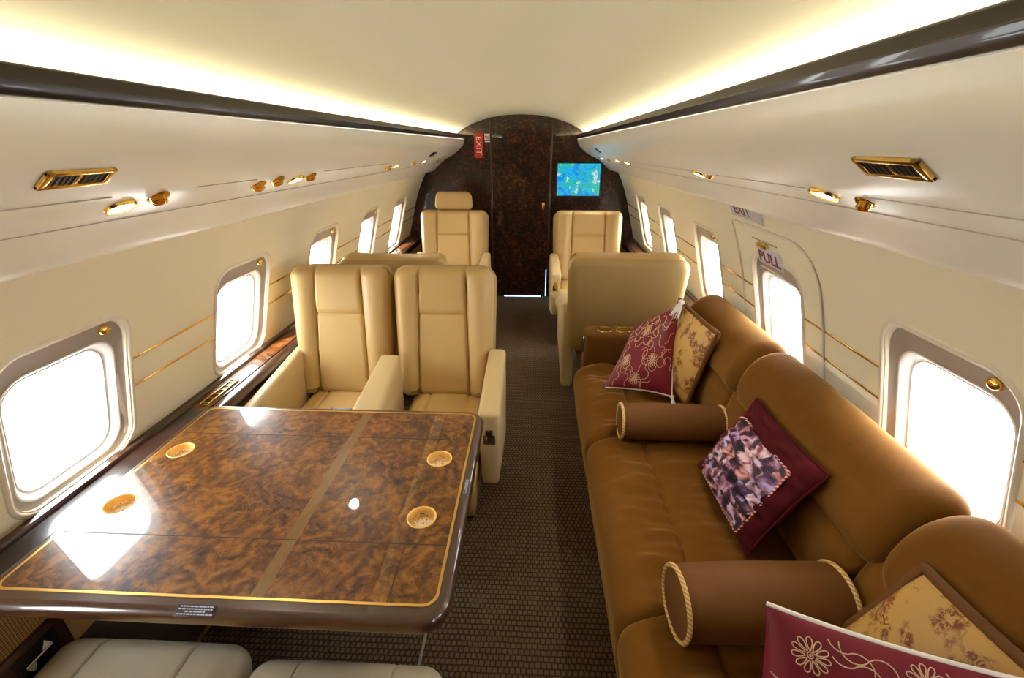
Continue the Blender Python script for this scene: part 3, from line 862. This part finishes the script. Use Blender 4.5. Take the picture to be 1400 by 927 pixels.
# ------------------------------------------------------------------ seats
def seat_back_bm(w, H, taper=.05, grooves=True):
    """back cushion; local frame: x across, y up the back, z to the front"""
    bm = bmesh.new(); hx, hy = w / 2, H / 2; xg = w * .25; yg = H * .155
    def front(x, y):
        d = 0
        ax = abs(x); xg2 = xg - .012 * (y / hy)
        if ax > xg2: d += .030 * math.sin(pi * min(1, (ax - xg2) / (hx - xg2))) ** .8 + .008
        else:
            if y > yg: d += .012 + .010 * math.sin(pi * min(1, (y - yg) / (hy - yg)))
            else: d += .006 + .006 * math.sin(pi * min(1, (yg - y) / (hy + yg)))
            d -= .012 * math.exp(-((y - yg) / .006) ** 2)
        d -= .020 * math.exp(-((ax - xg2) / .0065) ** 2)
        return d
    add_cushion(bm, hx, hy, .055, .062, .05, 84, 64, front if grooves else None, None, tb=.075, warp=lambda x, y: (x * (1 - taper * max(0, .5 - .5 * y / hy) ** 1.3), y))
    return bm
def make_seat(name, label, w, arm_l, arm_r, inner_l, inner_r, zb=.40, H=.645, headrest=False, recline=11, cush_w=None, tall=True, group=None, pale=False, plate=False, shell_only=False, arm_w=.085, back_dx=0, arm_front=-.185, arm_back=.31, taper=.06):
    """faces -Y; origin on the floor under the seat; the back stands at +Y. inner_l / inner_r: inner faces of the arms"""
    t = empty(name); tag(t, label, 'seat', group)
    lm = M['leather']
    a = R(recline)
    up = Vector((0, math.sin(a), math.cos(a))); nrm = Vector((0, -math.cos(a), math.sin(a)))
    org = Vector((back_dx, .305, zb)) + up * (H / 2)
    Mb = frame(org, (1, 0, 0), up, nrm)
    bm = seat_back_bm(w, H, taper); bm.transform(Mb); obj('backrest', bm, lm, t, angle=60)
    # rear shell
    bm = bmesh.new()
    add_cushion(bm, w / 2 + .008, H / 2 + .004, .035, .075, .045, 26, 26, tb=.032, M=frame(org - nrm * .075 + up * -.004, (1, 0, 0), up, nrm), warp=lambda x, y: (x * (1 - taper * max(0, .5 - .5 * y / (H / 2)) ** 1.3), y))
    obj('back_shell', bm, M['shell'], t, angle=60)
    # cushion
    cw = (inner_r - inner_l) - .006; cx = (inner_r + inner_l) / 2
    bm = bmesh.new()
    g = cw * .26
    def top(x, y):
        d = .010 * (1 - (x / (cw / 2)) ** 2)
        for s in (-1, 1): d -= .010 * math.exp(-((x - s * g) / .006) ** 2)
        return d
    add_cushion(bm, cw / 2, .215, .055, .03, .035, 60, 30, top, None, tb=.08, M=Matrix.Translation((cx, .065, .375)))
    obj('seat_cushion', bm, lm, t, angle=60)
    nw = cush_w or cw + .09
    bm = bmesh.new()
    def top2(x, y):
        d = .010 * (1 - (x / (nw / 2)) ** 2)
        for s in (-1, 1): d -= .009 * math.exp(-((x - s * nw * .24) / .0028) ** 2)
        return d
    add_cushion(bm, nw / 2, .085, .062, .055, .06, 150, 24, top2, None, tb=.075, M=Matrix.Translation((cx, -.235, .375)))
    obj('front_cushion', bm, M['leather_pale'] if pale else lm, t, angle=60)
    # arms
    for s, on, inner in ((-1, arm_l, inner_l), (1, arm_r, inner_r)):
        if not on: continue
        aw = on if isinstance(on, float) else arm_w
        x0, x1 = (inner - aw, inner) if s < 0 else (inner, inner + aw)
        x1r = x1 - (0.022 if aw > .10 and s > 0 else 0)
        zt0, zt1 = .605, .665
        bm = bmesh.new()
        low = .12 if s * inner > 0 or True else .3
        add_hexa(bm, [(x0 + .01, arm_front + .025, low + .12), (x1 - .01, arm_front + .025, low + .12), (x1r - .01, arm_back + .09 - (.19 if aw > .1 else 0), low), (x0 + .01, arm_back + .09 - (.19 if aw > .1 else 0), low), (x0, arm_front, zt0), (x1, arm_front, zt0), (x1r - .004, arm_back - (.085 if aw > .1 else 0), zt1), (x0 + .004, arm_back - (.085 if aw > .1 else 0), zt1)], .020, 4)
        arm = obj('armrest', bm, M['leather_arm'], t, angle=50)
        bm = bmesh.new(); xm = (x0 + x1) / 2
        add_box(bm, (xm, arm_front + .013, .50), (min(.05, aw * .55), .012, .085), bevel=.003); obj('ashtray', bm, M['gold'] if plate else M['mahogany'], arm)
        bm = bmesh.new(); add_box(bm, (xm, arm_front + .007, .505), (min(.03, aw * .32), .008, .05), bevel=.002); obj('ashtray_lid', bm, M['chrome'] if not plate else M['gold_satin'], arm)
    # belt buckles beside the cushion
    for s, inner in ((-1, inner_l), (1, inner_r)):
        bm = bmesh.new(); add_box(bm, (inner - s * .025, .235, .452), (.045, .05, .014), bevel=.004); obj('belt_buckle', bm, M['chrome'], t)
    # base
    bm = bmesh.new(); add_hexa(bm, [(cx - .17, -.20, .09), (cx + .17, -.20, .09), (cx + .17, .28, .09), (cx - .17, .28, .09), (cx - cw / 2 + .01, -.25, .31), (cx + cw / 2 - .01, -.25, .31), (cx + cw / 2 - .01, .30, .31), (cx - cw / 2 + .01, .30, .31)], .02, 3)
    obj('seat_pan', bm, M['shell'], t, angle=50)
    bm = bmesh.new(); add_box(bm, (cx, .05, .045), (.30, .34, .09), bevel=.012); obj('base', bm, M['mahogany'], t)
    if headrest:
        bm = bmesh.new()
        add_cushion(bm, .168, .080, .035, .05, .04, 24, 18, lambda x, y: .012 * (1 - (x / .168) ** 2), tb=.035, M=frame(org + up * (H / 2 + .078) + nrm * .0, (1, 0, 0), up, nrm), warp=lambda x, y: (x * (1.04 - .08 * (y / .08 + 1) / 2 * 1.2), y))
        obj('headrest', bm, lm, t, angle=60)
    return t
G2 = 'paired tan seats facing the table'
s = make_seat('cabin_seat', 'tan leather seat next to the window, behind the far end of the table', .480, .055, .125, -.185, .20, taper=.05, cush_w=.40, group=G2, back_dx=-.010); s.location = (-.775, 1.68, 0)
s = make_seat('cabin_seat', 'tan leather seat on the aisle side, behind the far end of the table', .480, None, .09, -.183, .195, cush_w=.38, taper=.05, back_dx=-.020, group=G2); s.location = (-.268, 1.68, 0)
s.scale = (1, 1, 1)
G1 = 'single tan cabin seats'
s = make_seat('cabin_seat', 'tan leather seat with a headrest in front of the dark bulkhead', .605, True, True, -.255, .255, H=.63, headrest=True, group=G1, arm_w=.085); s.location = (-.578, 3.76, 0)
s = make_seat('cabin_seat', 'tan leather seat without headrest below the map screen', .605, True, True, -.255, .255, H=.63, group=G1, plate=True, arm_w=.085); s.location = (.625, 3.76, 0)
s = make_seat('cabin_seat', 'seat seen from behind, beyond the far arm of the brown sofa', .665, True, True, -.265, .265, H=.60, group=G1, recline=9, arm_w=.09); s.location = (.675, 2.985, 0); s.rotation_euler = (0, 0, pi)
s = make_seat('cabin_seat', 'seat whose low back shows just behind the paired seats', .62, True, True, -.255, .255, H=.60, group=G1, arm_w=.085); s.location = (-.655, 2.94, 0); s.rotation_euler = (0, 0, pi)
G3 = 'pale seats before the near side of the table'
s = make_seat('cabin_seat', 'pale seat cushion by the side panel before the near table edge', .47, .06, .03, -.20, .20, arm_front=0.0, back_dx=-.02, cush_w=.49, pale=True, group=G3); s.location = (-.792, .405, 0); s.rotation_euler = (0, 0, pi)
s = make_seat('cabin_seat', 'pale seat cushion on the aisle side before the near table edge', .48, .05, None, -.20, .20, arm_front=0.0, cush_w=.475, pale=True, group=G3); s.location = (-.292, .375, 0); s.rotation_euler = (0, 0, pi)

# ------------------------------------------------------------------ sofa
sofa = empty('sofa', (.75, 1.2, 0)); tag(sofa, 'long brown velvet three seat sofa along the right wall', 'sofa')
SO = Matrix.Translation((-.75, -1.2, 0))
def loft(profile, y0, y1, ny, endr, disp=None, k=1.0):
    """closed XZ profile swept along Y; the ends round off over endr"""
    P_ = [Vector((p.x, p.y)) for p in profile]; n = len(P_)
    bm = bmesh.new()
    # inward normals for insetting
    area = sum(P_[i].x * P_[(i + 1) % n].y - P_[(i + 1) % n].x * P_[i].y for i in range(n))
    N = []
    for i in range(n):
        t = (P_[(i + 1) % n] - P_[i - 1]); t.normalize()
        nn = Vector((-t.y, t.x)) if area > 0 else Vector((t.y, -t.x)); N.append(nn)
    rows = []
    ys = []
    m = 7
    for i in range(m): ys.append(y0 + endr * (1 - math.cos(pi / 2 * i / m)))
    mid = [y0 + endr + (y1 - y0 - 2 * endr) * i / ny for i in range(ny + 1)]
    ys += mid
    for i in range(m - 1, -1, -1): ys.append(y1 - endr * (1 - math.cos(pi / 2 * i / m)))
    for y in ys:
        e = min(1, min(y - y0, y1 - y) / endr); ins = endr * k * (1 - math.sqrt(max(0, 1 - (1 - e) ** 2)))
        row = []
        for p, nn in zip(P_, N):
            q = p + nn * ins; v = Vector((q.x, y, q.y))
            if disp: v = v + disp(v, nn, e)
            row.append(bm.verts.new(v))
        rows.append(row)
    for a, b in zip(rows[:-1], rows[1:]):
        for i in range(n): bm.faces.new((a[i], a[(i + 1) % n], b[(i + 1) % n], b[i]))
    bm.faces.new(rows[0][::-1]); bm.faces.new(rows[-1])
    bm.transform(SO)
    return bm
SEC = [(.03, .828), (.828, 1.622), (1.622, 2.305)]
seatp = chaikin([(1.0, .20, 0), (1.0, .405, 0), (.88, .422, 0), (.74, .436, 0), (.64, .438, 0), (.605, .430, 0), (.57, .440, 0), (.50, .444, 0), (.43, .430, 0), (.385, .395, 0), (.372, .34, 0), (.385, .26, 0), (.40, .13, 0), (.412, .075, 0), (1.0, .075, 0)], 3)
def seat_disp(seed):
    def f(v, nn, e):
        d = Vector((0, 0, 0))
        if v.z > .35:
            wgt = math.exp(-((v.x - .52) / .07) ** 2) + .6 * math.exp(-((v.x - .72) / .08) ** 2)
            d.z += .032 * wgt * cnoise(v.x * 5, v.y * 22 + seed, seed) + .006 * cnoise(v.x * 4, v.y * 5, seed + 3)
            d.z -= .010 * math.exp(-((v.x - .605 - .006 * cnoise(v.y * 9, seed)) / .008) ** 2)
        return d
    return f
lumbp = chaikin([(1.05, .40, 0), (.955, .40, 0), (.912, .46, 0), (.905, .55, 0), (.92, .64, 0), (.95, .71, 0), (1.05, .72, 0)], 3)
rollp = chaikin([(1.125, .60, 0), (1.128, .77, 0), (1.115, .84, 0), (1.065, .877, 0), (1.005, .872, 0), (.95, .835, 0), (.915, .77, 0), (.905, .71, 0), (.917, .668, 0), (.955, .642, 0), (1.02, .62, 0)], 3)
for i, (a, b) in enumerate(SEC):
    obj('seat_cushion', loft(seatp, a, b, 150, .035, seat_disp(i * 5.3), .8), M['velvet'], sofa, angle=70)
    obj('lumbar_cushion', loft(lumbp, a, b, 40, .04, None, .8), M['velvet'], sofa, angle=70)
    def rd(v, nn, e, i=i): return Vector((nn.x, 0, nn.y)) * (.004 * cnoise(v.x * 6, v.y * 6, v.z * 6 + i))
    # the roll sags lower towards its near end, as the seams show
    obj('back_roll', loft(rollp, a - .045, b - .045, 60, .06, rd, .9), M['velvet'], sofa, angle=70)
bm = bmesh.new(); add_box(bm, (.78, 1.16, .05), (.70, 2.26, .06), bevel=.01); add_box(bm, (1.035, 1.16, .35), (.14, 2.24, .55), bevel=.02); bm.transform(SO); obj('sofa_frame', bm, M['velvet_dark'], sofa)
# far arm with two gold cup holders
bm = bmesh.new()
add_hexa(bm, [(.425, 2.31, .08), (.96, 2.31, .08), (.96, 2.475, .08), (.425, 2.475, .08), (.437, 2.305, .603), (.98, 2.305, .603), (.98, 2.475, .603), (.437, 2.475, .603)], .03, 5)
bm.transform(SO); arm = obj('sofa_arm', bm, M['velvet_dark'], sofa, angle=50)
for x in (.548, .652):
    Mc = SO @ Matrix.Translation((x, 2.40, .603))
    bm = bmesh.new(); add_lathe(bm, [(0, .001), (.036, .001), (.038, .003), (.042, .004), (.044, .001), (.044, -.004), (0, -.004)], Mc, 32); obj('cup_holder', bm, M['gold'], arm)
bm = bmesh.new(); add_cushion(bm, .028, .05, .006, .026, .01, 12, 16, M=SO @ frame((.432, 2.385, .52), (0, -1, 0), (0, 0, 1), (-1, 0, 0))); obj('outlet_cover', bm, M['chrome'], arm)

# ------------------------------------------------------------------ pillows
class Pillow:
    def __init__(s, A, B, C, D, T, concave=.10, flip=False, power=.55, seed=0, wr=.0):
        s.c = [Vector(q) for q in (A, B, C, D)]; s.T = T; s.k = concave; s.p = power; s.seed = seed; s.wr = wr
        nn = (s.c[1] - s.c[0]).cross(s.c[3] - s.c[0]); s.n = nn.normalized() * (-1 if flip else 1)
    def base(s, u, v):
        # u, v in -1..1 ; pincushion outline between pointed corners
        uu = u * (1 - s.k * (1 - v * v) * abs(u) ** 2); vv = v * (1 - s.k * (1 - u * u) * abs(v) ** 2)
        a, b = (uu + 1) / 2, (vv + 1) / 2
        A, B, C, D = s.c
        return A * (1 - a) * (1 - b) + B * a * (1 - b) + C * a * b + D * (1 - a) * b
    def S(s, u, v, side=1, off=0.0):
        h = max(0, (1 - u * u) * (1 - v * v)) ** s.p
        w = s.wr * cnoise(u * 3 + s.seed, v * 9, s.seed) * min(1, h * 3)
        return s.base(u, v) + s.n * side * (s.T * h + w + off)
    def bm(s, n=36):
        bm = bmesh.new(); uvl = bm.loops.layers.uv.new('UVMap')
        par = [math.sin((-1 + 2 * i / n) * pi / 2) * .6 + (-1 + 2 * i / n) * .4 for i in range(n + 1)]
        for side in (1, -1):
            V = [[bm.verts.new(s.S(u, v, side)) for u in par] for v in par]
            for j in range(n):
                for i in range(n):
                    q = [(i, j), (i + 1, j), (i + 1, j + 1), (i, j + 1)]
                    if side < 0: q = q[::-1]
                    f = bm.faces.new([V[b][a] for a, b in q])
                    for l, (a, b) in zip(f.loops, q): l[uvl].uv = ((par[a] + 1) / 2, (par[b] + 1) / 2)
        bmesh.ops.remove_doubles(bm, verts=bm.verts, dist=1e-5)
        return bm
    def rim(s, n=30):
        out = []
        for (u0, v0, u1, v1) in ((-1, -1, 1, -1), (1, -1, 1, 1), (1, 1, -1, 1), (-1, 1, -1, -1)):
            for i in range(n): t = i / n; out.append(s.base(u0 + (u1 - u0) * t, v0 + (v1 - v0) * t))
        return out
    def patch(s, u0, u1, v0, v1, off, n=16, rc=.25):
        bm = bmesh.new(); uvl = bm.loops.layers.uv.new('UVMap')
        V = {}
        for j in range(n + 1):
            for i in range(n + 1):
                x, y = -1 + 2 * i / n, -1 + 2 * j / n; d = sdf_rr(x, y, 1, 1, rc)
                if d > 0: gx, gy = grad_rr(x, y, 1, 1, rc); x -= gx * d; y -= gy * d
                u, v = u0 + (u1 - u0) * (x + 1) / 2, v0 + (v1 - v0) * (y + 1) / 2
                V[i, j] = (bm.verts.new(s.S(u, v, 1, off)), ((x + 1) / 2, (y + 1) / 2))
        for j in range(n):
            for i in range(n):
                q = [V[i, j], V[i + 1, j], V[i + 1, j + 1], V[i, j + 1]]
                f = bm.faces.new([a for a, b in q])
                for l, (a, b) in zip(f.loops, q): l[uvl].uv = b
        bmesh.ops.remove_doubles(bm, verts=bm.verts, dist=1e-5)
        edge = [s.S(u0 + (u1 - u0) * (x + 1) / 2, v0 + (v1 - v0) * (y + 1) / 2, 1, off) for x, y in rr_loop(1, 1, rc, 6)]
        return bm, edge
def center_origin(root, objs):
    pass
def embroidery(P, rng, flowers, n_mean, width):
    bm = bmesh.new()
    def put(pts_uv):
        pts = [P.S(max(-.96, min(.96, u)), max(-.96, min(.96, v)), 1, .0012) for u, v in pts_uv]
        add_tube(bm, pts, width, 5)
    for (cu, cv, r) in flowers:
        k = 11
        for i in range(k):
            a = 2 * pi * i / k; loop = []
            for t in np.linspace(0, 2 * pi, 12):
                rr = r * (.62 - .36 * math.cos(t)); th = a + .22 * math.sin(t)
                loop.append((cu + rr * math.cos(th), cv + rr * math.sin(th)))
            put(loop)
        put([(cu + .22 * r * (t / 12) * math.cos(t), cv + .22 * r * (t / 12) * math.sin(t)) for t in np.linspace(0, 12, 40)])
    for k in range(n_mean):
        u, v = rng.uniform(-.9, .9), rng.uniform(-.9, .9); th = rng.uniform(0, 2 * pi); line = []
        turn = rng.choice((-1, 1)); left = 0
        for i in range(170):
            if left <= 0: turn = -turn; left = rng.uniform(1.6, 4.2)
            dth = turn * .30; th += dth; left -= .30
            nu, nv = u + .034 * math.cos(th), v + .034 * math.sin(th)
            if abs(nu) > .95 or abs(nv) > .95: break
            if any((nu - fu) ** 2 + (nv - fv) ** 2 < (fr * 1.12) ** 2 for fu, fv, fr in flowers):
                if len(line) > 8: put(line)
                line = []
            u, v = nu, nv; line.append((u, v))
        if len(line) > 6: put(line)
    return bm
def tassel_bm(p, d, ln=.075, r=.013):
    bm = bmesh.new(); d = Vector(d).normalized(); ax = d.orthogonal().normalized(); ay = d.cross(ax); Mv = frame(p, ax, ay, d)
    add_lathe(bm, [(0, -.004), (r * .6, 0), (r * .8, .008), (r * .55, .016), (r * .45, .019)], Mv, 14)
    rg = random.Random(3)
    for k in range(34):
        a = rg.uniform(0, 2 * pi); rr = r * math.sqrt(rg.random())
        add_tube(bm, [Mv @ Vector((rr * .4 * math.cos(a), rr * .4 * math.sin(a), .015)), Mv @ Vector((rr * .9 * math.cos(a), rr * .9 * math.sin(a), .04)), Mv @ Vector((rr * 1.25 * math.cos(a), rr * 1.25 * math.sin(a), ln * rg.uniform(.9, 1.05)))], .0011, 4)
    return bm
def pillow_thing(name, label, P, mat, group=None):
    c = sum(P.c, Vector()) / 4
    root = empty(name, c); tag(root, label, 'pillow', group)
    inv = Matrix.Translation(-c)
    def part(nm, bm, mt, **kw):
        bm.transform(inv); return obj(nm, bm, mt, root, angle=80, recalc=False, **kw)
    b = P.bm(); bmesh.ops.recalc_face_normals(b, faces=b.faces); part('cover', b, mat)
    return root, part
GP = 'crimson embroidered pillows'
# far crimson pillow
P = Pillow((.860, 2.135, .865), (.800, 1.895, .47), (.492, 1.985, .462), (.655, 2.175, .715), .055, .07, flip=True)
if P.n.y > 0: P.n = -P.n
root, part = pillow_thing('throw_pillow', 'crimson embroidered pillow with white tassels at the far end of the sofa', P, M['crimson'], GP)
part('embroidery', embroidery(P, random.Random(5), [(-.55, .1, .17), (.25, -.35, .17), (.72, .1, .17), (.2, .55, .17)], 22, .0013), M['thread'])
bm = bmesh.new(); add_tube(bm, P.rim()[:60], .0048, 6); part('cord_edge', bm, M['white_cord'])
part('tassel', tassel_bm(Vector((.858, 2.125, .868)), (-.5, -.75, -.45), .10, .02), M['white_cord'])
part('tassel', tassel_bm(Vector((.800, 1.892, .478)), (.05, -.55, -.6), .06, .012), M['white_cord'])
# far gold pillow
P = Pillow((.905, 1.77, .846), (.858, 1.850, .452), (.80, 2.12, .47), (.885, 2.232, .842), .05, .04)
if P.n.x > 0: P.n = -P.n
root, part = pillow_thing('throw_pillow', 'gold floral pillow with brown piping behind the far crimson pillow', P, M['brocade'], 'gold brocade pillows')
bm = bmesh.new(); add_tube(bm, P.rim(), .011, 8, closed=True); part('brown_piping', bm, M['corduroy'])
# photo pillow
P = Pillow((.905, 1.38, .77), (.900, .964, .788), (.779, 1.010, .448), (.777, 1.43, .446), .062, .06, seed=4, wr=.016)
if P.n.x > 0: P.n = -P.n
root, part = pillow_thing('throw_pillow', 'maroon velvet pillow with a photo collage patch in the middle of the sofa', P, M['maroon'])
bm, edge = P.patch(-.73, .76, -.66, .90, .0045, 26, .14)
if True:
    bmesh.ops.recalc_face_normals(bm, faces=bm.faces); tag(part('photo_patch', bm, M['collage']), 'printed patch of many small portrait photos')
bm = bmesh.new(); add_tube(bm, edge, .0035, 6, closed=True); part('patch_piping', bm, M['piping'])
bm = bmesh.new(); add_tube(bm, P.rim(), .004, 6, closed=True); part('welt', bm, M['maroon'])
# near crimson pillow
A = Vector((.568, .590, .800)); B = Vector((.945, .445, .827)); D = Vector((.530, .463, .437)); C = B + D - A
P = Pillow(A, B, C, D, .06, .06)
if P.n.y > 0: P.n = -P.n
root, part = pillow_thing('throw_pillow', 'crimson embroidered pillow on the nearest sofa seat, white cord along its top', P, M['crimson'], GP)
part('embroidery', embroidery(P, random.Random(11), [(-.66, -.74, .15), (.1, -.84, .13), (-.05, .1, .18), (.6, -.1, .18), (-.7, .3, .16), (.3, .6, .18)], 26, .0010), M['thread'])
bm = bmesh.new(); add_tube(bm, P.rim()[:60], .0042, 6); part('cord_edge', bm, M['white_cord'])
# near gold pillow
A = Vector((.915, .680, .800)); B = Vector((.925, .455, .818)); D = Vector((.845, .745, .47)); C = B + D - A
P = Pillow(A, B, C, D, .040, .03)
if P.n.x > 0: P.n = -P.n
root, part = pillow_thing('throw_pillow', 'gold floral pillow with brown piping on the nearest sofa seat', P, M['brocade'], 'gold brocade pillows')
bm = bmesh.new(); add_tube(bm, P.rim(), .011, 8, closed=True); part('brown_piping', bm, M['corduroy'])

# bolsters
def bolster(x0, x1, y0, y1, z, r, label):
    a, b = Vector((x0, y0, z)), Vector((x1, y1, z)); d = (b - a); L = d.length; d.normalize()
    ax = Vector((0, 0, 1)); ay = d.cross(ax).normalized(); Mv = frame((0, 0, 0), ax, ay, d)
    root = empty('bolster', (a + b) / 2); tag(root, label, 'bolster', 'brown bolsters on the sofa')
    h = L / 2
    bm = bmesh.new(); prof = [(0, -h - .014), (r * .45, -h - .011), (r * .82, -h - .004), (r * .97, -h)]
    for k in range(1, 24):
        t = k / 24; prof.append((r * (1 + .05 * math.sin(pi * t)), -h + L * t))
    prof += [(r * .97, h), (r * .82, h + .004), (r * .45, h + .011), (0, h + .014)]
    add_lathe(bm, prof, Mv, 48)
    for v in bm.verts:
        t = (v.co.dot(d)); v.co += (v.co - d * t).normalized() * .002 * cnoise(t * 14, v.co.z * 25, v.co.y * 25) if (v.co - d * t).length > r * .8 else Vector()
    obj('cover', bm, M['corduroy'], root, angle=60)
    for s in (-1, 1):
        bm = bmesh.new(); add_tube(bm, [Mv @ Vector((r * .985 * math.cos(a_), r * .985 * math.sin(a_), s * h)) for a_ in np.linspace(0, 2 * pi, 48, endpoint=False)], .0062, 8, closed=True)
        obj('rope_trim', bm, M['rope'], root)
bolster(.508, .912, 1.612, 1.606, .516, .073, 'brown roll bolster between the crimson and the photo pillow')
bolster(.500, .895, .79, .815, .530, .086, 'larger brown roll bolster in front of the nearest crimson pillow')

# ------------------------------------------------------------------ light
w = bpy.data.worlds.new('World'); scene.world = w; w.use_nodes = True
bg = w.node_tree.nodes['Background']; bg.inputs[0].default_value = (.93, .97, 1.0, 1); bg.inputs[1].default_value = 7.5
sd = bpy.data.lights.new('sun', 'SUN'); sd.energy = 9; sd.angle = R(.6); sd.color = (1, .95, .86)
so = bpy.data.objects.new('sun', sd); COL.objects.link(so); so.location = (-3, -3, 5)
so.rotation_euler = Vector((.25, .75, -.9)).to_track_quat('-Z', 'Y').to_euler()

# ------------------------------------------------------------------ camera
cd = bpy.data.cameras.new('camera'); cd.sensor_width = 36; cd.lens = 622.0 / 1400 * 36; cd.clip_start = .02; cd.clip_end = 200
co = bpy.data.objects.new('camera', cd); COL.objects.link(co)
co.location = (.13, 0, 1.57); co.rotation_euler = (R(90 - 23.312), 0, R(2.536)); scene.camera = co

vs = scene.view_settings
vs.view_transform = 'Standard'; vs.look = 'None'; vs.gamma = 1; vs.use_curve_mapping = False; vs.exposure = 1.25
cy = scene.cycles
cy.max_bounces = 10; cy.diffuse_bounces = 6; cy.glossy_bounces = 4; cy.transparent_max_bounces = 12; cy.sample_clamp_indirect = 6
cy.caustics_reflective = False; cy.caustics_refractive = False
cy.use_denoising = True
